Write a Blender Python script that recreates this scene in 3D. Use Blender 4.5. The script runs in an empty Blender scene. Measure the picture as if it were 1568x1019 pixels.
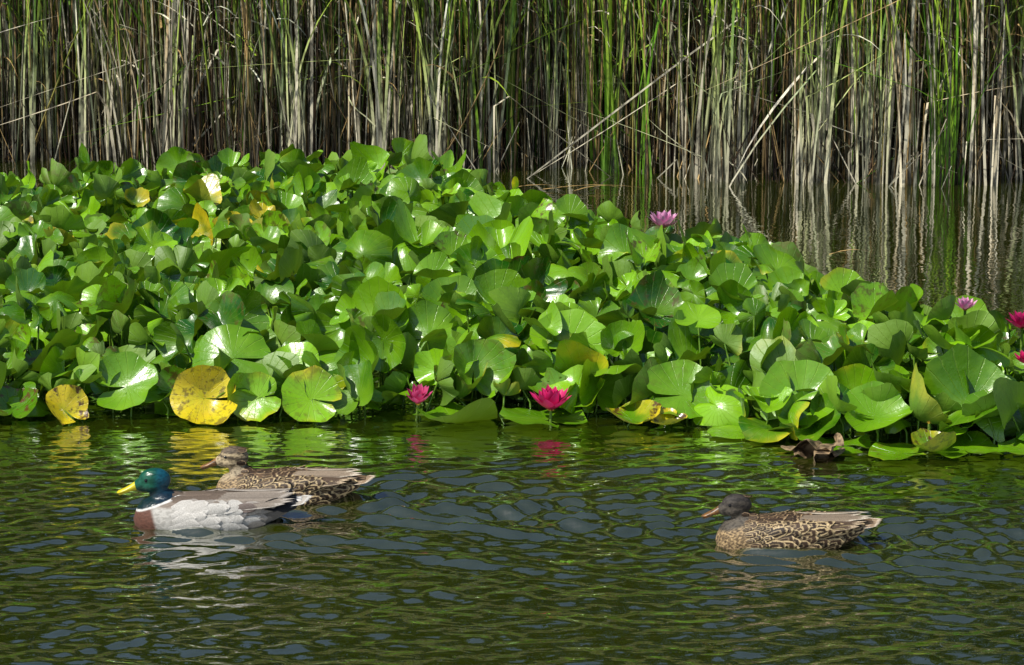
import bpy, math, random
import numpy as np
from mathutils import Vector, Matrix
from mathutils.bvhtree import BVHTree
random.seed(7); rng=np.random.default_rng(7)
R=math.radians
scene=bpy.context.scene
scene.view_settings.view_transform='Standard'
try: scene.view_settings.look='None'
except Exception: pass
scene.view_settings.exposure=0

# ---------------------------------------------------------------- helpers
def new_mesh(name,V,F,mats=(),cols=None,vecs=None,smooth=True,parent=None,midx=None):
    me=bpy.data.meshes.new(name)
    V=np.asarray(V,dtype=np.float64)
    me.from_pydata(V.tolist(),[],F if isinstance(F,list) else F.tolist())
    for m in mats: me.materials.append(m)
    for k,a in (cols or {}).items():
        at=me.attributes.new(k,'FLOAT_COLOR','POINT')
        a=np.asarray(a,dtype=np.float32)
        if a.shape[1]==3: a=np.hstack([a,np.ones((len(a),1),np.float32)])
        at.data.foreach_set('color',a.ravel())
    for k,a in (vecs or {}).items():
        at=me.attributes.new(k,'FLOAT_VECTOR','POINT')
        at.data.foreach_set('vector',np.asarray(a,dtype=np.float32).ravel())
    if smooth: me.polygons.foreach_set('use_smooth',[True]*len(me.polygons))
    if midx is not None: me.polygons.foreach_set('material_index',midx)
    me.update()
    ob=bpy.data.objects.new(name,me)
    scene.collection.objects.link(ob)
    if parent: ob.parent=parent
    return ob

class NT:
    def __init__(s,name):
        s.mat=bpy.data.materials.new(name); s.mat.use_nodes=True
        s.nt=s.mat.node_tree; s.nt.nodes.clear()
        s.out=s.nt.nodes.new('ShaderNodeOutputMaterial')
    def n(s,typ,**kw):
        nd=s.nt.nodes.new(typ)
        for k,v in kw.items(): setattr(nd,k,v)
        return nd
    def l(s,a,b): s.nt.links.new(a,b)
    def setin(s,sock,v):
        if hasattr(v,'is_output') or isinstance(v,bpy.types.NodeSocket): s.l(v,sock)
        else: sock.default_value=v
    def math(s,op,a,b=0.0,c=None,clamp=False):
        nd=s.n('ShaderNodeMath',operation=op,use_clamp=clamp)
        s.setin(nd.inputs[0],a); s.setin(nd.inputs[1],b)
        if c is not None: s.setin(nd.inputs[2],c)
        return nd.outputs[0]
    def mix(s,f,a,b,bt='MIX'):
        nd=s.n('ShaderNodeMix',data_type='RGBA',blend_type=bt)
        s.setin(nd.inputs[0],f)
        s.setin(nd.inputs[6],a if not isinstance(a,tuple) else (*a[:3],1))
        s.setin(nd.inputs[7],b if not isinstance(b,tuple) else (*b[:3],1))
        return nd.outputs[2]
    def ss(s,x,a,b):
        nd=s.n('ShaderNodeMapRange',interpolation_type='SMOOTHSTEP')
        s.setin(nd.inputs[0],x); nd.inputs[1].default_value=a; nd.inputs[2].default_value=b
        return nd.outputs[0]
    def noise(s,scale,detail=3,vec=None,rough=.5,dist=0.):
        nd=s.n('ShaderNodeTexNoise'); nd.inputs['Scale'].default_value=scale
        nd.inputs['Detail'].default_value=detail; nd.inputs['Roughness'].default_value=rough
        nd.inputs['Distortion'].default_value=dist
        if vec is not None: s.l(vec,nd.inputs['Vector'])
        return nd.outputs[0]
    def attr(s,name): return s.n('ShaderNodeAttribute',attribute_name=name)
    def pos(s): return s.n('ShaderNodeTexCoord').outputs['Object']
    def bump(s,h,strength,dist):
        nd=s.n('ShaderNodeBump'); s.l(h,nd.inputs['Height'])
        nd.inputs['Strength'].default_value=strength; nd.inputs['Distance'].default_value=dist
        return nd.outputs[0]
    def princ(s,col,rough=.5,spec=.5,normal=None,**kw):
        nd=s.n('ShaderNodeBsdfPrincipled')
        s.setin(nd.inputs['Base Color'],col if not isinstance(col,tuple) else (*col[:3],1))
        s.setin(nd.inputs['Roughness'],rough); s.setin(nd.inputs['Specular IOR Level'],spec)
        if normal is not None: s.l(normal,nd.inputs['Normal'])
        for k,v in kw.items(): s.setin(nd.inputs[k.replace('_',' ')],v)
        return nd.outputs[0]
    def fin(s,sh): s.l(sh,s.out.inputs[0]); return s.mat

# ---------------------------------------------------------------- materials
def mat_leaf():
    m=NT('lily_leaf')
    lc=m.attr('lc'); sep=m.n('ShaderNodeSeparateColor'); m.l(lc.outputs['Color'],sep.inputs[0])
    rnd,yel,brn=sep.outputs
    lp=m.attr('lp'); sx=m.n('ShaderNodeSeparateXYZ'); m.l(lp.outputs['Vector'],sx.inputs[0])
    ob=m.pos()
    n1=m.noise(9,3,ob); n2=m.noise(38,4,ob,rough=.6); n3=m.noise(120,2,ob)
    th=m.math('ARCTAN2',sx.outputs[0],sx.outputs[1])
    thw=m.math('ADD',th,m.math('MULTIPLY',m.math('SUBTRACT',n2,.5),.10))
    v=m.math('ABSOLUTE',m.math('SINE',m.math('MULTIPLY',thw,9.5)))
    vein=m.math('SUBTRACT',1.0,m.ss(v,0.02,0.2))
    col=m.mix(rnd,(.010,.085,.002),(.220,.480,.004))
    col=m.mix(m.ss(n1,.38,.7),col,m.mix(.4,col,(.24,.44,.008)))
    col=m.mix(m.math('MULTIPLY',vein,.28),col,(.34,.52,.08))
    yf=m.math('ADD',m.math('MULTIPLY',yel,1.25),m.math('MULTIPLY',m.math('SUBTRACT',n1,.5),1.2))
    yf=m.math('ADD',yf,m.math('MULTIPLY',m.math('SUBTRACT',sx.outputs[2],.8),m.math('SUBTRACT',.85,m.math('MULTIPLY',yel,.75))))
    yf=m.ss(yf,.40,.95)
    col=m.mix(yf,col,m.mix(n2,(.74,.50,.006),(.56,.56,.02)))
    bf=m.math('MULTIPLY',m.ss(m.math('ADD',n2,m.math('MULTIPLY',sx.outputs[2],.12)),.60,.72),brn)
    col=m.mix(bf,col,(.10,.045,.012))
    bf2=m.math('MULTIPLY',m.ss(n3,.60,.7),m.math('MULTIPLY',yel,.8))
    col=m.mix(bf2,col,(.22,.10,.02))
    geo=m.n('ShaderNodeNewGeometry')
    under=m.mix(.5,col,(.15,.25,.02))
    col2=m.mix(geo.outputs['Backfacing'],col,under)
    h=m.math('ADD',m.math('MULTIPLY',vein,-.6),m.math('MULTIPLY',n2,.9))
    bp=m.bump(h,.6,.004)
    rough=m.math('ADD',.16,m.math('MULTIPLY',n1,.28))
    rough=m.math('ADD',rough,m.math('MULTIPLY',geo.outputs['Backfacing'],.25))
    p=m.princ(col2,rough,.9,bp)
    tr=m.n('ShaderNodeBsdfTranslucent'); m.l(m.mix(.5,col2,(.38,.64,.005)),tr.inputs[0])
    mx=m.n('ShaderNodeMixShader'); mx.inputs[0].default_value=.13
    m.l(p,mx.inputs[1]); m.l(tr.outputs[0],mx.inputs[2])
    return m.fin(mx.outputs[0])
def mat_attr(name,attr,rough=.6,spec=.3,var=.35,scale=60,trans=0.,zs=1.,lo=.35,hi=.7):
    m=NT(name); a=m.attr(attr)
    mp=m.n('ShaderNodeMapping'); mp.inputs['Scale'].default_value=(1,1,zs); m.l(m.pos(),mp.inputs[0])
    n=m.noise(scale,4,mp.outputs[0],rough=.6)
    col=m.mix(m.math('MULTIPLY',m.ss(n,lo,hi),var),a.outputs['Color'],(.0,.0,.0),'MIX')
    p=m.princ(col,rough,spec,m.bump(n,.3,.004))
    if trans>0:
        tr=m.n('ShaderNodeBsdfTranslucent'); m.l(col,tr.inputs[0])
        mx=m.n('ShaderNodeMixShader'); mx.inputs[0].default_value=trans
        m.l(p,mx.inputs[1]); m.l(tr.outputs[0],mx.inputs[2]); p=mx.outputs[0]
    return m.fin(p)
def mat_water():
    m=NT('pond_water')
    ob=m.pos()
    n=m.noise(.9,3,ob); 
    col=m.mix(n,(.006,.013,.001),(.036,.044,.002))
    mp=m.n('ShaderNodeMapping'); mp.inputs['Scale'].default_value=(.5,1,1); m.l(ob,mp.inputs[0])
    h=m.noise(30,1,mp.outputs[0],rough=.5,dist=.3)
    sx=m.n('ShaderNodeSeparateXYZ'); m.l(ob,sx.inputs[0])
    nd=m.n('ShaderNodeBump'); m.l(h,nd.inputs['Height']); nd.inputs['Distance'].default_value=.003
    st=m.n('ShaderNodeMapRange'); m.l(sx.outputs[1],st.inputs[0])
    st.inputs[1].default_value=8.8; st.inputs[2].default_value=10.6
    st.inputs[3].default_value=1.0; st.inputs[4].default_value=.22
    m.l(st.outputs[0],nd.inputs['Strength'])
    p=m.princ(col,.01,.5,nd.outputs[0],IOR=1.33)
    fr=m.n('ShaderNodeFresnel'); fr.inputs[0].default_value=1.4; m.l(nd.outputs[0],fr.inputs[1])
    g=m.n('ShaderNodeBsdfGlossy'); g.inputs['Roughness'].default_value=.008; m.l(nd.outputs[0],g.inputs['Normal'])
    g.inputs['Color'].default_value=(1,1,1,1)
    mx=m.n('ShaderNodeMixShader'); m.l(m.math('MINIMUM',m.math('MULTIPLY_ADD',fr.outputs[0],1.3,.20),.52),mx.inputs[0])
    m.l(p,mx.inputs[1]); m.l(g.outputs[0],mx.inputs[2])
    return m.fin(mx.outputs[0])
def mat_simple(name,c1,c2,scale=20,rough=.8,spec=.3,bs=.3,bd=.01):
    m=NT(name); n=m.noise(scale,5,m.pos())
    return m.fin(m.princ(m.mix(m.ss(n,.3,.7),c1,c2),rough,spec,m.bump(n,bs,bd)))
def mat_feather():
    m=NT('feather')
    ca=m.attr('ca').outputs['Color']; cb=m.attr('cb').outputs['Color']
    f=m.n('ShaderNodeSeparateXYZ'); m.l(m.attr('fuv').outputs['Vector'],f.inputs[0])
    u,v,k=f.outputs
    au=m.math('ABSOLUTE',u)
    d=m.math('MAXIMUM',au,m.math('MULTIPLY',m.math('SUBTRACT',v,.45),1.85))
    n=m.noise(300,2,m.pos())
    d=m.math('ADD',d,m.math('MULTIPLY',m.math('SUBTRACT',n,.5),.35))
    edge=m.ss(d,.66,.84)
    vv=m.math('ABSOLUTE',m.math('SUBTRACT',d,.30))
    inner=m.math('MULTIPLY',m.math('SUBTRACT',1.0,m.ss(vv,.04,.12)),k)
    f_=m.math('MAXIMUM',edge,inner)
    col=m.mix(f_,ca,cb)
    n9=m.noise(420,3,m.pos())
    col=m.mix(m.math('MULTIPLY',m.ss(n9,.42,.62),.42),col,m.mix(1.0,col,(.30,.27,.24),'MULTIPLY'))
    barb=m.math('SINE',m.math('MULTIPLY',m.math('ADD',v,m.math('MULTIPLY',au,.4)),70.0))
    p=m.princ(col,.55,.35,m.bump(barb,.2,.001))
    return m.fin(p)
def mat_plumage():
    m=NT('plumage'); ca=m.attr('ca').outputs['Color']
    mp=m.n('ShaderNodeMapping'); mp.inputs['Scale'].default_value=(.5,1,1); m.l(m.pos(),mp.inputs[0])
    n=m.noise(170,3,mp.outputs[0]); sh=m.attr('sh')
    s=m.n('ShaderNodeSeparateXYZ'); m.l(sh.outputs['Vector'],s.inputs[0])
    col=m.mix(m.math('MULTIPLY',m.ss(n,.42,.62),s.outputs[1]),ca,m.mix(1.0,ca,(.22,.2,.18),'MULTIPLY'))
    rough=m.math('SUBTRACT',.72,m.math('MULTIPLY',s.outputs[0],.44))
    return m.fin(m.princ(col,rough,.5,m.bump(n,.45,.004)))
M_leaf=mat_leaf(); M_reed=mat_attr('reed','rc',.5,.4,.82,22,.06,.35,.43,.64); M_water=mat_water()
M_petal=mat_attr('petal','pc',.45,.3,.12,40,.3)
M_feather=mat_feather(); M_plum=mat_plumage()
M_treeleaf=mat_attr('tree_foliage','rc',.6,.3,.2,5,.2)
M_bark=mat_simple('bark',(.05,.035,.02),(.12,.09,.06),8)
M_mud=mat_simple('ground_soil',(.035,.035,.012),(.07,.085,.02),3)
M_eye=mat_simple('eye',(.004,.003,.002),(.008,.005,.003),50,.05,.8,0,.001)
M_billm=mat_simple('bill_yellow',(.64,.52,.01),(.52,.45,.02),60,.35,.5,.1,.001)
M_billf=mat_simple('bill_brown',(.05,.035,.02),(.30,.13,.03),90,.4,.5,.1,.001)
M_stamen=mat_simple('stamen',(.7,.42,.03),(.8,.55,.08),90,.6)
M_dead=mat_simple('dead_leaf',(.03,.018,.01),(.40,.28,.15),30,.6,.4,.6,.01)

# ---------------------------------------------------------------- ground
xs=np.concatenate([np.linspace(-400,-40,10),np.linspace(-32,32,33),np.linspace(40,400,10)])
ys=np.concatenate([np.linspace(-200,-8,8),np.arange(-6,40,1.0),np.linspace(45,600,14)])
X,Y=np.meshgrid(xs,ys)
def sstep(x,a,b):
    t=np.clip((x-a)/(b-a),0,1); return t*t*(3-2*t)
Z=-.7+1.0*sstep(Y,17,21)+1.2*(1-sstep(Y,0,3.5))+1.2*sstep(abs(X),26,34)+.06*np.sin(X*1.3)*np.cos(Y*.9)+1.2*sstep(Y,30,80)
def gridfaces(nx,ny):
    i=np.arange(nx-1)[None,:]+np.arange(ny-1)[:,None]*nx
    return np.stack([i,i+1,i+1+nx,i+nx],-1).reshape(-1,4)
new_mesh('ground',np.stack([X,Y,Z],-1).reshape(-1,3),gridfaces(len(xs),len(ys)),[M_mud])

# ---------------------------------------------------------------- water
DUCKS=[(-.861,8.22),(-.674,8.50),(.749,8.0)]
xs=np.concatenate([np.linspace(-34,-4,20),np.arange(-3.2,3.2,.015),np.linspace(4,34,20)])
ys=np.concatenate([np.linspace(-1,5.6,8),np.arange(6.0,11.0,.008),np.arange(11,15.5,.025),np.linspace(16,22,8)])
X,Y=np.meshgrid(xs,ys)
Z=np.zeros_like(X)
wr=np.random.default_rng(3)
for i in range(60):
    lam=wr.uniform(.05,.10) if i<34 else wr.uniform(.10,.32)
    ang=wr.normal(0,.6); k=2*math.pi/lam
    ph=wr.uniform(0,6.28)
    A=.050/k*wr.uniform(.6,1.3)*(1.0 if lam<.12 else .62)
    env=np.clip(.18+.95*np.sin(X*wr.uniform(1.,5)+Y*wr.uniform(-4,4)+wr.uniform(0,6)),0,2)
    Z+=A*env*np.sin(k*(math.sin(ang)*X+math.cos(ang)*Y)+ph)
mask=.88-.52*sstep(Y,8.7,9.3)-.28*sstep(Y,9.8,11.)
# disturbed water where the birds have just swum
band=np.exp(-((Y-8.32+.10*(X-.2))/.27)**2)*sstep(X,-.75,-.3)*(1-.8*sstep(X,.35,.6))
band2=np.exp(-((Y-8.0)/.16)**2)*sstep(X,.75,.95)*(1-sstep(X,2.0,2.6))
mask*=1+2.1*np.clip(band+band2,0,1)
mask*=1-sstep(Y,15,16)
Z*=mask
for (dx,dy) in DUCKS:
    r=np.sqrt(((X-dx-.04)/1.7)**2+(Y-dy)**2)
    Z+=.0042*np.sin(2*math.pi*(r/.075))*np.exp(-((r-.12)/.16)**2)*(r>.05)
    bx=X-(dx-.17); ay=abs(Y-dy)
    for s in range(2):
        q=ay-(.24+.16*s)*bx-.05
        Z+=.0080*np.cos(q*2*math.pi/.10)*np.exp(-(q/.08)**2)*np.exp(-np.maximum(bx,0)/1.2)*sstep(bx,0,.15)
new_mesh('water',np.stack([X,Y,Z],-1).reshape(-1,3),gridfaces(len(xs),len(ys)),[M_water])

# ---------------------------------------------------------------- reeds
V=[];F=[];C=[];off=0
def strip(pts,wdir,widths,cols,tri=False):
    global off
    n=len(pts)
    if tri:
        wd=np.array(wdir); pd=np.array([-wd[1],wd[0],0])
        for j in range(3):
            a=j*2.0944; d=wd*math.cos(a)+pd*math.sin(a)
            V.append(pts+d[None,:]*widths[:,None]*.5); C.append(cols)
        for j in range(3):
            a=off+j*n; b=off+((j+1)%3)*n
            for i in range(n-1): F.append((a+i,b+i,b+i+1,a+i+1))
        off+=3*n
    else:
        wd=np.array(wdir)
        V.append(pts-wd[None,:]*widths[:,None]*.5); V.append(pts+wd[None,:]*widths[:,None]*.5)
        C.append(cols);C.append(cols)
        for i in range(n-1): F.append((off+i,off+n+i,off+n+i+1,off+i+1))
        off+=2*n
cream=np.array((.88,.80,.58)); tan=np.array((.54,.36,.14)); brown=np.array((.055,.028,.010))
grey=np.array((.46,.40,.30)); green=np.array((.12,.29,.012)); lgreen=np.array((.38,.55,.04)); dgreen=np.array((.03,.08,.008))
def frontY(x): return 15.0-.12*x+.14*math.sin(x*2.3+1)+.08*math.sin(x*5.1)
def blade(x,y,H,lean,curve,ang,w,c0,c1,tri,z0=-.05,kink=None,n=8,dark=0.):
    t=np.linspace(0,1,n)
    px=x+lean[0]*t*H+curve[0]*t**2.6*H
    py=y+lean[1]*t*H+curve[1]*t**2.6*H
    cl=math.hypot(*curve)
    pz=z0+H*(t-.42*cl*t**3)
    if kink:
        k0,kd,ks=kink
        m=t>k0; dt=(t-k0)*H
        px=np.where(m,px+kd*dt,px); pz=np.where(m,z0+H*k0+dt*ks,pz)
    widths=w*np.where(t<.7,1-.25*t,(1-t)/.3*.825+.02) if not tri else w*(1-.45*t)
    tt=np.clip(pz/.85,0,1)
    cc=c0[None,:]*(1-tt)[:,None]+c1[None,:]*tt[:,None]
    if dark>0: cc=cc*(1-dark*np.exp(-np.maximum(pz,0)/.32))[:,None]  # stem bases darkened: wet stain, plus shade near the water painted in
    strip(np.stack([px,py,pz],-1),(math.cos(ang),math.sin(ang),0),widths,cc,tri)
def pick(p):
    r=random.random()
    for c,q in p:
        if r<q: return c*random.uniform(.7,1.15)
        r-=q
    return p[-1][0]
XR=8.0
for i in range(15500):
    x=random.uniform(-XR,XR); u=random.random()**1.2; y=frontY(x)+3.8*u
    H=random.uniform(1.3,2.9) if random.random()<.8 else random.uniform(.4,1.2)
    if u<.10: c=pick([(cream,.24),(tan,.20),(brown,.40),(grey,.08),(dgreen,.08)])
    else: c=pick([(cream,.02),(tan,.08),(brown,.82),(grey,.02),(dgreen,.06)])  # inner stems mostly dark brown, painting in the shade inside the bed
    c1=pick([(cream,.14),(tan,.22),(brown,.27),(grey,.05),(green,.20),(lgreen,.12)])
    lean=(random.gauss(0,.04),random.gauss(0,.035))
    if random.random()<.05: lean=(random.gauss(0,.3),random.gauss(0,.1))
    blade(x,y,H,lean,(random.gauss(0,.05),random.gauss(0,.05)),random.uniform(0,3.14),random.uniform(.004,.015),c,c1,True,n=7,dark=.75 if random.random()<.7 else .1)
clumps=[(x0,None) for x0 in (-2.15,-1.95,-.72,-.66,-.40,-.2,.42,.5,.62,1.48,1.5,1.78,1.98,2.05,2.3,-1.1,.95)]
clumps+= [(random.uniform(-XR,XR),None) for _ in range(440)]
for ci,(x0,_) in enumerate(clumps):
    front=ci<17
    y0=frontY(x0)+(random.uniform(-.05,.1) if front else random.random()**1.6*2.8)
    kind=random.random()
    for j in range(random.randint(5,12)):
        g=random.random()
        if kind<.55: c0=cream*random.uniform(.7,1.05); c1=(lgreen if g<.55 else (green if g<.75 else cream))*random.uniform(.7,1.3)
        elif kind<.78: c0=cream*random.uniform(.8,1.1); c1=(cream if g<.6 else tan)*random.uniform(.7,1)
        else: c0=green*random.uniform(.7,1.2); c1=(lgreen if g<.6 else green)*random.uniform(.8,1.3)
        l=(random.gauss(0,.05),random.gauss(0,.05))
        cv=(random.gauss(0,.13),random.gauss(0,.12))
        kk=None
        if random.random()<.25: kk=(random.uniform(.15,.6),random.choice((-1,1))*random.uniform(.3,1.0),random.uniform(-.8,.4))
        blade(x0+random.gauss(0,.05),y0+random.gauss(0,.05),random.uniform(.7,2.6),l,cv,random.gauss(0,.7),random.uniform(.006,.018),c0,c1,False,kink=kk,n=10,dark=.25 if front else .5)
for i in range(17000):
    x=random.uniform(-XR,XR); y=frontY(x)+2.6*random.random()**1.8
    z=.35+2.0*random.random()**.8; s=random.choice((-1,1)); L=random.uniform(.06,.42)
    c=pick([(cream,.34),(tan,.22),(brown,.08),(grey,.04),(lgreen,.22),(green,.10)])
    t=np.linspace(0,1,6); a=random.uniform(.1,1.0); dr=random.uniform(.1,1.3)
    px=x+s*L*t*math.sin(a); pz=z+L*(t*math.cos(a)-dr*t**2); py=y+random.gauss(0,.15)*t
    strip(np.stack([px,py,pz],-1),(math.cos(.9*s),.6,.3),random.uniform(.004,.015)*(1.02-t**2),np.tile(c,(6,1)),False)
# arching leaves out of view, added over the water to shade the reed bases
for i in range(2600):
    x=random.uniform(-XR,XR); y=frontY(x)+random.uniform(0,.6)
    z=random.uniform(1.1,2.3); L=random.uniform(.4,.9)
    c=pick([(cream,.15),(tan,.2),(lgreen,.35),(green,.3)])
    t=np.linspace(0,1,8); fx=random.gauss(0,.35); fy=-random.uniform(.5,1.0)
    rise=random.uniform(.3,.8); dr=rise*random.uniform(.6,1.1)
    pts=np.stack([x+L*fx*t,y+L*fy*t,z+L*(rise*t-dr*t**2)],-1)
    strip(pts,(.95,.2,.1),random.uniform(.012,.024)*(1.02-t**2),np.tile(c,(8,1)),False)
for i in range(1100):
    x=random.uniform(-XR,XR); y=frontY(x)+random.uniform(-.08,.5)
    c=pick([(cream,.2),(tan,.3),(brown,.5)])
    blade(x,y,random.uniform(.1,.5),(random.gauss(0,.4),random.gauss(0,.3)),(0,0),random.uniform(0,3),random.uniform(.005,.011),c,c*.8,True,n=3)
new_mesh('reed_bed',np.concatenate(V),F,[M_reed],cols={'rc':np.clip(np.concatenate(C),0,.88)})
V=[];F=[];C=[];off=0
for (x,y,L,a) in [(.15,14.45,.5,.05),(.0,14.5,.3,-.2),(.3,14.4,.25,.3),(1.35,12.6,.2,.1)]:
    t=np.linspace(0,1,5)
    strip(np.stack([x+L*t*math.cos(a),y+L*t*math.sin(a),.008+.02*np.sin(t*3)],-1),(0,1,0),.018*(1.1-t),np.tile(tan,(5,1)),False)
new_mesh('reed_debris',np.concatenate(V),F,[M_reed],cols={'rc':np.concatenate(C)})

# ---------------------------------------------------------------- distant trees
V=[];F=[];C=[];MI=[];off=0
def addtube(p0,p1,r0,r1,n=7):
    global off
    p0=np.array(p0);p1=np.array(p1)
    for p,r in((p0,r0),(p1,r1)):
        a=np.arange(n)*2*math.pi/n
        V.append(np.stack([p[0]+r*np.cos(a),p[1]+r*np.sin(a),np.full(n,p[2])],-1)); C.append(np.tile((.08,.06,.04),(n,1)))
    for i in range(n): F.append((off+i,off+(i+1)%n,off+n+(i+1)%n,off+n+i)); MI.append(1)
    off+=2*n
for k in range(22):
    tx=-26+k*2.4+random.uniform(-.8,.8); ty=random.uniform(25,32); H=random.uniform(10.5,15)
    addtube((tx,ty,0),(tx+.2,ty,H*.45),.32,.2); addtube((tx+.2,ty,H*.45),(tx,ty,H*.95),.2,.04)
    for b in range(11):
        ba=random.uniform(0,6.28); bz=H*(.15+.75*b/10); bl=random.uniform(1.2,2.8)*(1.15-.6*b/10)
        e=(tx+bl*math.cos(ba),ty+bl*math.sin(ba),bz+random.uniform(.4,1.2))
        addtube((tx,ty,bz),e,.09,.03,5)
        for c in range(2):
            cx=e[0]+random.gauss(0,.6);cy=e[1]+random.gauss(0,.6);cz=e[2]+random.gauss(0,.7)
            nl=120; P=rng.normal(0,1,(nl,3))*np.array((.85,.85,.75))+np.array((cx,cy,cz))
            d1=rng.normal(0,1,(nl,3)); d1/=np.linalg.norm(d1,axis=1)[:,None]
            d2=np.cross(d1,rng.normal(0,1,(nl,3))); d2/=np.linalg.norm(d2,axis=1)[:,None]
            s=rng.uniform(.16,.30,(nl,1)); q=np.stack([P-d1*s,P-d2*s*.6,P+d1*s,P+d2*s*.6],1).reshape(-1,3)
            base=np.array((.024,.056,.004))*random.uniform(.6,1.5)
            V.append(q); C.append(np.tile(base,(nl*4,1))*np.repeat(rng.uniform(.7,1.3,(nl,1)),4,0))
            for i in range(nl): F.append((off+4*i,off+4*i+1,off+4*i+2,off+4*i+3)); MI.append(0)
            off+=4*nl
new_mesh('tree_line',np.concatenate(V),F,[M_treeleaf,M_bark],cols={'rc':np.concatenate(C)},midx=MI,smooth=False)

# ---------------------------------------------------------------- lily pads
NA=34; RR=np.array([0,.18,.4,.62,.8,.92,1.0]); NR=len(RR)
def leafmesh(Rad,cup,fold,wave,wk,bend,notch,seed):
    r=np.random.default_rng(seed)
    th=notch+(2*math.pi-2*notch)*np.linspace(0,1,NA)
    e=np.minimum(th-notch,2*math.pi-notch-th)
    rad=1-.30*np.exp(-e/.16)+.03*np.sin(5*th+r.uniform(0,6))+.025*np.sin(9*th+r.uniform(0,6))
    T,Q=np.meshgrid(th,RR); RAD=rad[None,:]
    x=np.sin(T)*Q*RAD; y=-np.cos(T)*Q*RAD*1.02
    z=cup*Q**2+fold*np.abs(x)**1.5
    z+=wave*Q**3*(np.sin(wk*T+r.uniform(0,6))+.5*np.sin((wk*2+1)*T+r.uniform(0,6)))
    z+=bend*y*np.abs(y)
    z+=.07*Q**2*np.sin(2*T+r.uniform(0,6))
    ca=r.uniform(0,6.28); cd=np.clip(x*math.cos(ca)+y*math.sin(ca)-.35,0,1)
    if r.random()<.4: z+=r.choice((-1.1,1.4))*cd**1.6
    s=1/np.sqrt(1+np.clip(fold,0,2)**2*.5)
    P=np.stack([x*s,y,z],-1)*Rad
    lp=np.stack([x,y,Q],-1)
    return P.reshape(-1,3),lp.reshape(-1,3)
LF=[]
for a in range(NR-1):
    for b in range(NA-1):
        i=a*NA+b
        LF.append((i,i+NA,i+NA+1,i+1))
LF=np.array(LF)
LV=[];LFs=[];LC=[];LP=[];lo=0
stems=[]
def addleaf(x,y,z,Rad,tilt,az,spin,cup,fold,wave,wk,bend,notch,rnd,yel,brn,stem=True):
    global lo
    P,lp=leafmesh(Rad,cup,fold,wave,wk,bend,notch,random.randint(0,10**6))
    m=(Matrix.Rotation(R(az),3,'Z')@Matrix.Rotation(R(tilt),3,'Y')@Matrix.Rotation(R(spin-az),3,'Z'))
    P=P@np.array(m).T+np.array((x,y,z))
    P[:,2]=np.where(P[:,2]<.006,.006+.15*np.exp(np.minimum(P[:,2],0)*20)*.03,P[:,2])
    LV.append(P); LFs.append(LF+lo); lo+=len(P); LP.append(lp)
    LC.append(np.tile((rnd,yel,brn),(len(P),1)))
    if stem: stems.append((x,y,z))
poly=[(-4.5,9.5),(-1.64,9.52),(-1.02,9.57),(-.39,9.58),(0,9.57),(.35,9.55),(.62,9.42),(.80,9.24),(1.24,9.15),(1.575,9.12),(3.4,9.1),
 (3.4,10.6),(1.95,10.4),(1.55,10.3),(1.35,10.5),(1.24,11.0),(1.0,11.8),(.65,12.1),(.34,12.55),(.04,13.4),(-.45,13.9),(-1.2,13.9),(-1.85,13.7),(-2.33,13.1),(-4.5,12.8)]
def inside(x,y):
    c=False; n=len(poly)
    for i in range(n):
        x1,y1=poly[i];x2,y2=poly[(i+1)%n]
        if (y1>y)!=(y2>y) and x<(x2-x1)*(y-y1)/(y2-y1)+x1: c=not c
    return c
def edist(x,y):
    d=9; n=len(poly)
    for i in range(n):
        x1,y1=poly[i];x2,y2=poly[(i+1)%n]
        t=max(0,min(1,((x-x1)*(x2-x1)+(y-y1)*(y2-y1))/((x2-x1)**2+(y2-y1)**2)))
        d=min(d,math.hypot(x-x1-t*(x2-x1),y-y1-t*(y2-y1)))
    return d
grid={}
FL=[(.62,11.85),(1.74,10.05),(1.58,10.22),(1.66,9.6),(.125,9.47),(-.305,9.52)]
def trypt(x,y,dm):
    gx,gy=int(x/.15),int(y/.15)
    for i in range(-1,2):
        for j in range(-1,2):
            for q in grid.get((gx+i,gy+j),()):
                if math.hypot(q[0]-x,q[1]-y)<dm: return False
    grid.setdefault((gx,gy),[]).append((x,y)); return True
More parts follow.
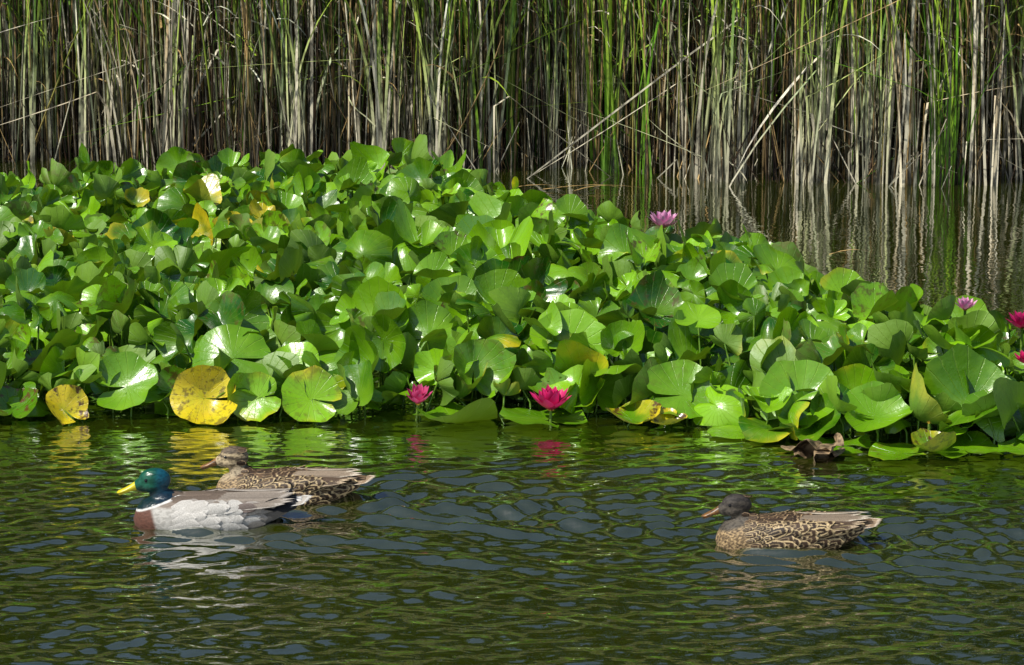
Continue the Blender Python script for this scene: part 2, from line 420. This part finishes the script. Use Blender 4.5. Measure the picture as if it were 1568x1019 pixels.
hand=[(-1.00,9.50,.075,.105,70,-75,95,.15,.35,.8,.80,.7),(-1.45,9.48,.040,.075,60,-55,60,.25,.4,.6,.78,1.),
(-.83,9.51,.07,.085,60,-95,100,.1,.1,.95,.33,.3),(-.65,9.51,.07,.10,55,-80,80,.1,.2,.95,.31,.4),
(-.92,9.70,.165,.135,48,-85,90,-.15,.0,.5,0,0),(-.71,9.72,.14,.08,60,-100,60,.1,0,1.,.1,0),
(-.565,9.76,.15,.095,35,-90,90,-.2,0,.45,0,0),(-.46,9.95,.215,.125,42,-110,-80,.2,.3,.75,0,0),
(-.28,9.88,.195,.125,50,-90,-90,-.35,.0,.5,0,0),(.185,9.80,.175,.135,58,-80,-75,.1,.1,.9,.0,0),
(-.50,9.56,.07,.11,50,-130,0,.3,.4,.2,.0,0),(.55,9.50,.085,.125,40,-90,-80,.2,0,.5,.0,.2),
(.915,9.30,.11,.13,52,-110,-60,.1,.3,.6,.0,.1),(1.13,9.16,.09,.11,38,-80,-90,.2,.2,.6,.0,0),
(1.43,9.20,.12,.15,42,-110,-70,.15,.65,.3,0,0),(-.125,9.66,.13,.10,60,-60,0,.3,.2,.35,.0,.3),
(-.20,10.3,.21,.12,48,-100,-90,.25,.1,.4,0,0),(-.05,10.25,.23,.12,45,-60,-90,.2,.4,.6,0,0),
(-.19,9.47,.012,.14,2,0,-80,.05,0,.4,.0,0),(.10,9.47,.012,.14,3,0,40,.06,0,.35,.0,0),
(.72,9.30,.012,.10,4,-90,20,.1,0,.6,.05,.2),(1.40,9.04,.012,.12,3,-90,10,.1,0,.5,.15,.2),
(1.62,9.02,.012,.12,3,-90,10,.1,0,.5,.2,.2),(1.02,9.10,.012,.10,3,-90,60,.1,0,.5,.2,.5),(1.2,9.0,.012,.1,5,-90,60,.1,0,.5,.3,.5),
(.39,9.41,.02,.09,10,-90,30,.3,.2,.4,.6,1.),(.50,9.37,.02,.06,10,-90,130,.4,.2,.4,.7,1.),(1.30,9.0,.02,.07,10,-90,100,.4,.3,.4,.45,1.),
(-.52,13.85,.25,.085,66,-60,-90,.2,.3,.95,.25,.1),(.28,9.6,.08,.09,55,-70,0,.2,.3,.5,.0,0),(-1.62,9.5,.03,.09,25,-90,0,.4,.2,.3,.1,1),
(1.22,10.9,.15,.10,60,-75,-90,.1,.1,1.,.35,.1),(1.0,11.1,.2,.12,45,-80,-90,.2,.1,.6,0,0),(1.58,10.3,.15,.10,40,-100,-90,.2,.3,.6,0,0),
(-.66,10.55,.17,.09,40,-90,-90,.1,.1,.5,0,0),(.80,11.85,.14,.1,30,-90,-90,.2,0,.8,.1,0),(.96,11.75,.14,.1,55,-70,-60,.2,0,.9,.2,0)]
for h in hand:
    x,y,z,Rd,ti,az,sp,cu,fo,rn,ye,br=h
    addleaf(x,y,z,Rd,ti,az,sp,cu,fo,random.uniform(.04,.12),3,random.uniform(-.2,.1),random.uniform(.04,.14),rn,ye,br)
    trypt(x,y,.0)
cnt=0
def low(x,y):
    return .5+.25*math.sin(x*2.1+y*1.3)+.25*math.sin(x*1.1-y*2.7+1)
for tries in range(80000):
    x=random.uniform(-4.5,3.4);y=random.uniform(9.0,14.2)
    if not inside(x,y): continue
    vis=abs(x)<.19*y+.3
    if not vis and random.random()<.6: continue
    if not trypt(x,y,.062 if vis else .11): continue
    e=edist(x,y); cnt+=1
    lift=sstep(e,0,.35)
    z=.04+lift*(.22*random.random()+.04*low(x,y))+ (1-lift)*random.uniform(0,.07)
    Rd=random.uniform(.052,.098)*(1.0 if y>12 else 1.10)
    if random.random()<.25: Rd*=.62
    for fx,fy in FL:
        if abs(x-fx)<.11 and -.45<y-fy<.06: z=min(z,.07); Rd=min(Rd,.07)
    az=random.gauss(-95,95) if random.random()<.7 else random.uniform(0,360)
    tilt=abs(random.gauss(32,20)) if random.random()<.68 else random.uniform(50,88)
    k=random.random()
    if k<.42: cup,fold=random.uniform(.15,.75),random.uniform(0,.3)
    elif k<.72: cup,fold=random.uniform(-.7,-.15),random.uniform(-.3,.1)
    else: cup,fold=random.uniform(.0,.2),random.uniform(.4,1.0)
    patch=.5+.5*math.sin(x*1.7+2.0+y*.9)*math.cos(y*2.3-x)
    yel=0 if random.random()<.76 else random.uniform(.05,.34)*(.5+patch)
    if x<-1.0 and 11.3<y<13 and random.random()<.10: yel=random.uniform(.4,.7)
    elif random.random()<.010: yel=random.uniform(.4,.6)
    if e<.15 and y<9.8 and x<-.2 and random.random()<.12: yel=random.uniform(.3,.8)
    brn=random.uniform(.3,1) if random.random()<.14 else 0
    addleaf(x,y,z,Rd,tilt,az,random.uniform(0,360),cup,fold,random.uniform(.05,.24),random.choice((2,3,4)),random.uniform(-.5,.2),
            random.choice((.03,.06,.15,.3)),min(1,max(0,random.gauss(.44,.36))),yel,brn)
for i in range(350):
    x=random.uniform(-3,2.6);y=random.uniform(9.05,14.1)
    if not inside(x,y): continue
    addleaf(x,y,random.uniform(.01,.04),random.uniform(.06,.10),abs(random.gauss(8,12)),random.uniform(0,360),random.uniform(0,360),.1,0,.06,3,0,.1,
            random.uniform(0,.2),random.choice((0,0,.1,.3)),random.choice((0,.8)),False)
print('leaves',cnt)
PV=[];PF=[];po=0
for (x,y,z) in stems:
    bx=x+random.gauss(0,.03);by=y+random.gauss(0,.03)
    for i,(cx,cy,cz) in enumerate(((bx,by,-.05),((x+bx)/2+.01,(y+by)/2,z*.5),(x,y,z-.001))):
        for j in range(4): PV.append((cx+.0035*math.cos(j*1.57),cy+.0035*math.sin(j*1.57),cz))
    for a in range(2):
        for j in range(4): PF.append((po+a*4+j,po+a*4+(j+1)%4,po+a*4+4+(j+1)%4,po+a*4+4+j))
    po+=12
nlv=len(np.concatenate(LV))
allV=np.concatenate(LV+[np.array(PV)])
allF=np.concatenate(LFs).tolist()+[tuple(i+nlv for i in f) for f in PF]
lc=np.concatenate(LC+[np.tile((.2,.2,.0),(len(PV),1))]); lpv=np.concatenate(LP+[np.tile((0,.5,.5),(len(PV),1))])
new_mesh('lily_pads',allV,allF,[M_leaf],cols={'lc':lc},vecs={'lp':lpv})

P=[];Fc=[]
for i in range(12):
    for j in range(9):
        u=i/11-.5; v=j/8
        P.append((.16*u+.02*math.sin(v*5),.05*math.sin(v*4+u*3)-.02*v,.004+.055*v*(1-1.6*abs(u))+.012*math.sin(u*14+v*3)+.0*v))
for i in range(11):
    for j in range(8): a=i*9+j; Fc.append((a,a+9,a+10,a+1))
d=new_mesh('dead_leaf',P,Fc,[M_dead]); d.location=(.93,9.02,0)
d2=new_mesh('dead_leaf.001',P,Fc,[M_dead]); d2.location=(.98,8.98,0); d2.rotation_euler=(0,-.9,.4); d2.scale=(.8,.7,1.2)

# ---------------------------------------------------------------- flowers
def flower(name,loc,size,openness,ctip,cbase,tiltx=0,tilty=0):
    V=[];F=[];C=[];o=0
    nu,nv=5,8
    rows=[(7,.18,1.0),(7,.45,.97),(7,.75,.9),(6,1.05,.8),(5,1.3,.65)]
    for ri,(cnt,elev,L) in enumerate(rows):
        e0=elev+(1-openness)*(1.15-elev*.6)
        for k in range(cnt):
            a=2*math.pi*(k+.5*(ri%2))/cnt+random.gauss(0,.08)
            ee=e0+random.gauss(0,.05)
            l=size*.5*L*random.uniform(.92,1.06); w=size*.10*(1.05-.06*ri)
            shade=random.uniform(.85,1.1)
            for i in range(nv):
                t=i/(nv-1)
                prof=math.sin(math.pi*min(1,(t*.92+.08))**.85)**.75 if t<1 else .02
                rr=l*t*math.cos(ee+.25*t-.1); zz=l*t*math.sin(ee+.25*t-.1)
                for j in range(nu):
                    u=(j/(nu-1)-.5)*2
                    y=w*prof*u; lift=.35*w*prof*u*u
                    r2=rr-lift*math.sin(ee); z2=zz+lift*math.cos(ee)
                    V.append((r2*math.cos(a)-y*math.sin(a),r2*math.sin(a)+y*math.cos(a),z2))
                    c=np.array(cbase)*(1-t)+np.array(ctip)*t
                    c=c*shade*(1-.12*(1-abs(u)))
                    C.append(tuple(np.clip(c,0,1)))
            for i in range(nv-1):
                for j in range(nu-1):
                    b=o+i*nu+j; F.append((b,b+1,b+nu+1,b+nu))
            o+=nu*nv
    root=bpy.data.objects.new(name,None); scene.collection.objects.link(root)
    root.location=loc; root.rotation_euler=(tiltx,tilty,random.uniform(0,1))
    new_mesh('petals',V,F,[M_petal],cols={'pc':C},parent=root)
    SV=[];SF=[];o=0
    for k in range(40):
        a=random.uniform(0,6.28); r=size*.09*random.random()**.5; h=size*random.uniform(.12,.2)
        x=r*math.cos(a);y=r*math.sin(a); q=.0016
        for z,f,g in((0,.6,q),(h,1.1,q*.6)):
            for j in range(4): SV.append((x*f+g*math.cos(j*1.57),y*f+g*math.sin(j*1.57),z))
        for j in range(4): SF.append((o+j,o+(j+1)%4,o+4+(j+1)%4,o+4+j))
        SF.append((o+4,o+5,o+6,o+7)); o+=8
    new_mesh('stamens',SV,SF,[M_stamen],parent=root)
    SV=[];SF=[]
    for i,zz in enumerate((0.004,-loc[2]-.05)):
        for j in range(6): SV.append((.005*math.cos(j*1.047),.005*math.sin(j*1.047),zz))
    for j in range(6): SF.append((j,(j+1)%6,6+(j+1)%6,6+j))
    new_mesh('stalk',SV,SF,[M_leaf],cols={'lc':np.tile((.3,.2,.3),(12,1))},vecs={'lp':np.tile((0,.5,.5),(12,1))},parent=root)
mag=((.90,.04,.24),(.60,.01,.12)); pk=((.92,.50,.74),(.88,.24,.54))
flower('water_lily_flower',(.125,9.45,.045),.185,.72,*mag)
flower('water_lily_flower.001',(-.305,9.50,.055),.14,.45,(.90,.14,.36),(.55,.02,.14),.25,-.2)
flower('water_lily_flower.002',(.605,11.85,.245),.17,.72,*pk)
flower('water_lily_flower.003',(1.74,10.05,.195),.15,.85,(.70,.03,.20),(.45,.01,.1))
flower('water_lily_flower.004',(1.57,10.22,.225),.11,.7,*pk)
flower('water_lily_flower.005',(1.68,9.6,.165),.11,.8,*mag)
flower('water_lily_flower.006',(1.30,9.12,.08),.10,.15,(.45,.02,.08),(.25,.01,.04))

# ---------------------------------------------------------------- ducks
def sweep(path,n=22):
    P=[];F=[]; m=len(path)
    for i,(x,y,z,ry,rn) in enumerate(path):
        a=path[max(i-1,0)];b=path[min(i+1,m-1)]
        tx,tz=b[0]-a[0],b[2]-a[2]; L=math.hypot(tx,tz) or 1; tx/=L;tz/=L
        nx,nz=-tz,tx
        for j in range(n):
            q=2*math.pi*j/n
            P.append((x+nx*rn*math.cos(q),y+ry*math.sin(q),z+nz*rn*math.cos(q)))
    for i in range(m-1):
        for j in range(n):
            F.append((i*n+j,i*n+(j+1)%n,(i+1)*n+(j+1)%n,(i+1)*n+j))
    F.append(tuple(range(n-1,-1,-1))); F.append(tuple((m-1)*n+j for j in range(n)))
    return P,F
def ell(c,r,n=20,m=12,rot=0.):
    path=[]
    for i in range(m+1):
        a=math.pi*i/m; 
        s=max(math.sin(a),.02)
        lx=-r[0]*math.cos(a)
        path.append((c[0]+lx*math.cos(rot),c[1],c[2]+lx*math.sin(rot),r[1]*s,r[2]*s))
    return sweep(path,n)
ST=[(-.186,.024,.010,.012),(-.180,.022,.028,.028),(-.165,.021,.048,.045),(-.14,.020,.063,.056),(-.10,.018,.076,.062),(-.05,.016,.085,.064),(0,.014,.089,.066),
    (.05,.016,.086,.064),(.10,.022,.074,.055),(.145,.034,.056,.040),(.185,.046,.042,.026),(.22,.055,.030,.013),(.245,.060,.022,.006)]
def duck(name,loc,yaw,scale,hz,sex,dark=0.):
    rr=random.Random(11 if sex=='m' else 5+int(dark*10))
    parts=[]
    parts.append(sweep([(x,0,z,w,h) for x,z,w,h in ST],28))
    hx=-.134
    nk=[(-.085,0,.035,.045,.045),(-.105,0,.055,.040,.040),(-.116,0,.072,.0305,.032),(-.123,0,hz-.028,.0235,.0245),(-.126,0,hz-.008,.024,.028)]
    parts.append(sweep(nk,20))
    parts.append(ell((hx+.002,0,hz+.003),(.042,.0275,.0310)))
    parts.append(ell((hx-.018,0,hz-.006),(.036,.021,.021),rot=.20))
    parts.append(ell((hx-.004,0,hz-.010),(.032,.0285,.021)))
    for s in(-1,1):
        parts.append(ell((.02,s*.047,.042),(.135,.036,.030),rot=.06))
    V=[];F=[];o=0
    for p,f in parts:
        V+=p; F+=[tuple(i+o for i in q) for q in f]; o+=len(p)
    tmp=new_mesh('tmp',V,F)
    md=tmp.modifiers.new('r','REMESH'); md.mode='VOXEL'; md.voxel_size=.0025
    sm=tmp.modifiers.new('s','SMOOTH'); sm.factor=.5; sm.iterations=9
    dg=bpy.context.evaluated_depsgraph_get(); dg.update()
    ev=tmp.evaluated_get(dg); me=bpy.data.meshes.new_from_object(ev)
    nv=len(me.vertices); co=np.zeros(nv*3); me.vertices.foreach_get('co',co); co=co.reshape(-1,3)
    fs=[tuple(p.vertices) for p in me.polygons]
    bpy.data.objects.remove(tmp)
    x,y,z=co.T; ay=abs(y)
    def L(c): return np.tile(np.array(c,float),(nv,1))
    def mx(a,b,t): return a*(1-t[:,None])+b*t[:,None]
    headm=sstep(z-( .35*(x+.12)),hz-.052,hz-.040)*sstep(-x,.06,.075)
    if sex=='f':
        col=L((.30,.20,.10))
        col=mx(col,L((.12,.07,.035)),sstep(z,.05,.075)*(x>-.09))
        chest=sstep(-x,.08,.12)
        col=mx(col,L((.42,.29,.14)),chest*(1-headm))
        spots=(np.sin(x*420+np.sin(z*300)*1.5)*np.sin(y*330+z*380)>.05).astype(float)
        col=mx(col,L((.07,.04,.02)),chest*spots*.75*(1-headm))
        hd=L((.46,.36,.21))*(1-.7*dark)
        col=mx(col,hd,headm)
        crown=sstep(z,hz+.012,hz+.02)*headm
        col=mx(col,L((.07,.045,.03))*(1-.4*dark),crown*.85)
        stripe=np.exp(-((z-(hz+.006)+.12*(x+.15))/.004)**2)*headm
        col=mx(col,L((.05,.03,.02)),stripe*.85)
        col=mx(col,L((.026,.022,.020)),headm*dark)
        neck=np.exp(-((z-(hz-.035))/.02)**2)*sstep(-x,.07,.09)
        col=mx(col,L((.27,.23,.18))*(1-.6*dark),neck*.5)
        sh=np.stack([np.zeros(nv),.25+.55*np.clip(headm+chest,0,1),np.zeros(nv)],-1)
    else:
        col=L((.46,.44,.40))
        col=mx(col,L((.24,.19,.15)),sstep(z,.050,.060))
        col=mx(col,L((.12,.045,.026)),sstep(-x+.25*(.03-z),.128,.140))
        rump=sstep(x,.125,.15)
        col=mx(col,L((.02,.02,.022)),rump)
        col=mx(col,L((.65,.63,.59)),sstep(x,.185,.20))
        zz=z-.35*(x+.12)
        ring=sstep(zz,hz-.056,hz-.053)*sstep(-x,.06,.075)
        col=mx(col,L((.70,.69,.65)),ring)
        hd=mx(L((.004,.085,.045)),L((.008,.08,.14)),sstep(x,-.14,-.115)*.8)
        hd=mx(hd,L((.006,.010,.026)),sstep(hz-.002-z,0,.03)*.8)
        headm=sstep(zz,hz-.051,hz-.049)*sstep(-x,.06,.075)
        col=mx(col,hd,headm)
        sh=np.stack([headm,.35*(1-headm)+.45*headm,np.zeros(nv)],-1)
    root=bpy.data.objects.new(name,None); scene.collection.objects.link(root)
    root.location=loc; root.rotation_euler=(0,0,yaw); root.scale=(scale,)*3
    new_mesh('body',co,fs,[M_plum],cols={'ca':np.clip(col,0,1)},vecs={'sh':sh},parent=root)
    bvh=BVHTree.FromPolygons([Vector(c) for c in co],fs)
    FV=[];FF=[];CA=[];CB=[];FU=[];st={'o':0}
    def feather(P,N,T,Ln,W,ca,cb,k,lift=.0015,rise=.10,droop=0.,tip=.5):
        B=N.cross(T).normalized(); nu,nv_=5,7
        for i in range(nv_):
            t=i/(nv_-1)
            prof=(min(1,(t+.12)/.45))**.6*(max(0,1-t**3.2))**tip
            for j in range(nu):
                u=(j/(nu-1)-.5)*2
                p=P+T*(Ln*t)+B*(W*.5*u*prof)+N*(lift+rise*Ln*t-droop*Ln*t*t-.16*W*u*u*prof)
                FV.append(tuple(p)); CA.append(ca); CB.append(cb); FU.append((u,t,k))
        o=st['o']
        for i in range(nv_-1):
            for j in range(nu-1):
                b=o+i*nu+j; FF.append((b,b+1,b+nu+1,b+nu))
        st['o']+=nu*nv_
    def surf(xx,a):
        d=Vector((0,math.sin(a),math.cos(a))); o=Vector((xx,0,.02))
        loc_,n,_,_=bvh.ray_cast(o+d*.3,-d)
        if loc_ is None: return None
        if n.dot(d)<0: n=-n
        return loc_,n
    def v3(c,s=1): return tuple(min(1,q*s) for q in c)
    def lp3(a,b,t): return tuple(p*(1-t)+q*t for p,q in zip(a,b))
    rows=[-.115,-.102,-.088,-.072,-.054,-.034,-.013,.009,.031,.053,.075,.096,.116,.136,.155,.172]
    for ri,xx in enumerate(rows):
        for side in(-1,1):
            na=8
            for ai in range(na):
                a=side*(.08+(ai+.5*(ri%2))*.245)
                s=surf(xx+rr.gauss(0,.003),a+rr.gauss(0,.035))
                if not s: continue
                P,N=s
                if P.z<-.01: continue
                f=abs(a)
                T=Vector((1,0,-.03+rr.gauss(0,.07 if sex=='f' else .03)+(.22 if f>.8 else 0))); T=(T-N*T.dot(N)).normalized()
                sc=rr.uniform(.85,1.2)
                if sex=='f':
                    big=f>.75
                    Ln=(.052 if big else .040)*sc; W=(.030 if big else .024)*sc
                    d=rr.uniform(.5,1.4)
                    ca=v3((.045,.024,.012),d); cb=v3((.60,.45,.24) if big else (.38,.26,.14),rr.uniform(.65,1.15)); k=rr.uniform(.3,1.) if big else rr.uniform(0,.5)
                    if xx<-.06: Ln*=.6;W*=.65
                    feather(P,N,T,Ln,W,ca,cb,k)
                else:
                    if xx<-.095: continue
                    b=rr.uniform(.94,1.06)
                    back=v3((.16,.12,.09),rr.uniform(.8,1.15)); flank=(.52,.50,.46)
                    c=lp3(back,flank,float(sstep(f,.80,1.12)))
                    pt=math.exp(-((xx-.066)/.016)**2)*float(sstep(f,.75,.95))*(1-float(sstep(f,1.35,1.6)))
                    c=lp3(c,(.10,.055,.04),min(1,pt*1.1))
                    c=lp3(c,(.34,.30,.26),float(sstep(xx,.078,.10))*float(sstep(f,.8,1.)))
                    c=lp3(c,(.012,.013,.016),float(sstep(xx,.115,.135))*(1-float(sstep(f,1.1,1.5))))
                    ca=v3(c,b); cb=v3(c,b*1.15+.02)
                    feather(P,N,T,.058*sc,.036*sc,ca,cb,.0,lift=.0010,rise=.004)
    for side in(-1,1):
        for i in range(7):
            a=side*(.30+i*.125); xx=.050-.006*i
            s=surf(xx,a)
            if not s: continue
            P,N=s
            tgt=Vector((.235+.008*(i%3)-.004*i,side*(.010+.008*i),.076-.003*i))
            T=(tgt-P); Ln=T.length; T.normalize(); N=(N-T*N.dot(T)).normalized()
            if sex=='f': 
                b=rr.uniform(.8,1.15); ca=v3((.26,.20,.14),b); cb=v3((.62,.54,.42),b)
                if i>3: ca=v3((.10,.065,.04),b); cb=v3((.52,.40,.26),b)
            else:
                b=rr.uniform(.85,1.15); ca=v3((.28,.235,.19),b); cb=v3((.48,.43,.37),b)
            feather(P,N,T,Ln*rr.uniform(.86,1.),.028,ca,cb,.0,lift=.006-.0004*i,rise=.02,droop=.0,tip=.8)
    for i in range(11):
        a=(i-5)/5
        P=Vector((.19,a*.022,.056-.004*abs(a))); T=Vector((1,a*.34,.12)).normalized(); N=Vector((-.12,0,1)).normalized()
        b=rr.uniform(.9,1.1)
        if sex=='f': ca=v3((.30,.21,.13),b); cb=v3((.68,.58,.44),b); k=.8
        else: ca=v3((.46,.42,.36),b); cb=v3((.72,.70,.66),b); k=0
        feather(P,N,T,.084-.018*abs(a),.022,ca,cb,k,lift=.002*(1-abs(a)),rise=.0,tip=.9)
    new_mesh('feathers',FV,FF,[M_feather],cols={'ca':CA,'cb':CB},vecs={'fuv':FU},parent=root)
    tb=.34; bl=1.2
    pr=[(-.010,.0135,.0145,0),(.0,.0125,.0135,0),(.010,.0112,.0105,-.0010),(.022,.0112,.0078,-.0022),(.034,.0125,.0058,-.0024),(.044,.0130,.0044,-.0018),(.050,.0100,.0034,-.0015),(.054,.0045,.0018,-.0015)]
    bx,bz=-.168,hz-.007
    path=[(bx-t*bl*math.cos(tb),0,bz-t*bl*math.sin(tb)+dz,w,h*1.1) for t,w,h,dz in pr]
    P,F=sweep(path,16)
    P2,F2=sweep([(bx-t*bl*.95*math.cos(tb+.06),0,bz-.0045-t*bl*.95*math.sin(tb+.06),w*.8,h*.55) for t,w,h,dz in pr],12)
    n0=len(P)
    new_mesh('bill',P+P2,F+[tuple(i+n0 for i in q) for q in F2],[M_billm if sex=='m' else M_billf],parent=root)
    for s in(-1,1):
        o=Vector((-.153,s*.1,hz+.006)); l_,n,_,_=bvh.ray_cast(o,Vector((0,-s,0)))
        if l_:
            P,F=ell((l_.x,l_.y-s*.001,l_.z),(.0044,.0044,.0044),10,8)
            new_mesh('eye',P,F,[M_eye],parent=root)
    if sex=='m':
        for s,q in((-.006,1.),(.006,.85)):
            pa=[]
            for i in range(12):
                t=i/11; a=-.3+t*4.2
                r=.017*q*(1-.35*t)
                pa.append((.205+r*math.sin(a),s,.078+.017*q-r*math.cos(a),.005*(1.15-t),.0028*(1.1-t)))
            P,F=sweep(pa,8); new_mesh('tail_curl',P,F,[M_eye],parent=root)
    return root
duck('mallard_drake',(-.861,8.22,.0),R(3),1.10,.113,'m')
duck('mallard_hen',(-.674,8.50,.0),R(-3),1.03,.116,'f',0.)
duck('mallard_hen.001',(.749,8.00,.0),R(2),1.0,.109,'f',.8)

# ---------------------------------------------------------------- light
EL,AZ=54,234   # azimuth clockwise from +Y
sd=Vector((math.sin(R(AZ))*math.cos(R(EL)),math.cos(R(AZ))*math.cos(R(EL)),math.sin(R(EL))))
sun=bpy.data.lights.new('sun','SUN'); sun.energy=5; sun.angle=R(.5); sun.color=(1,.96,.88)
so=bpy.data.objects.new('sun',sun); scene.collection.objects.link(so)
so.rotation_euler=sd.to_track_quat('Z','Y').to_euler(); so.location=(-5,-5,10)
w=bpy.data.worlds.new('World'); scene.world=w; w.use_nodes=True
nt=w.node_tree; bg=nt.nodes['Background']; sky=nt.nodes.new('ShaderNodeTexSky')
sky.sky_type='NISHITA'; sky.sun_disc=False; sky.sun_elevation=R(EL); sky.sun_rotation=R(AZ)
nt.links.new(sky.outputs[0],bg.inputs[0]); bg.inputs[1].default_value=.095

cam=bpy.data.cameras.new('camera'); co=bpy.data.objects.new('camera',cam); scene.collection.objects.link(co)
co.location=(0,0,2.2); co.rotation_euler=(R(90-11.36),0,0); cam.lens=105.6; cam.sensor_width=36
cam.clip_end=2000; cam.clip_start=.1
scene.camera=co
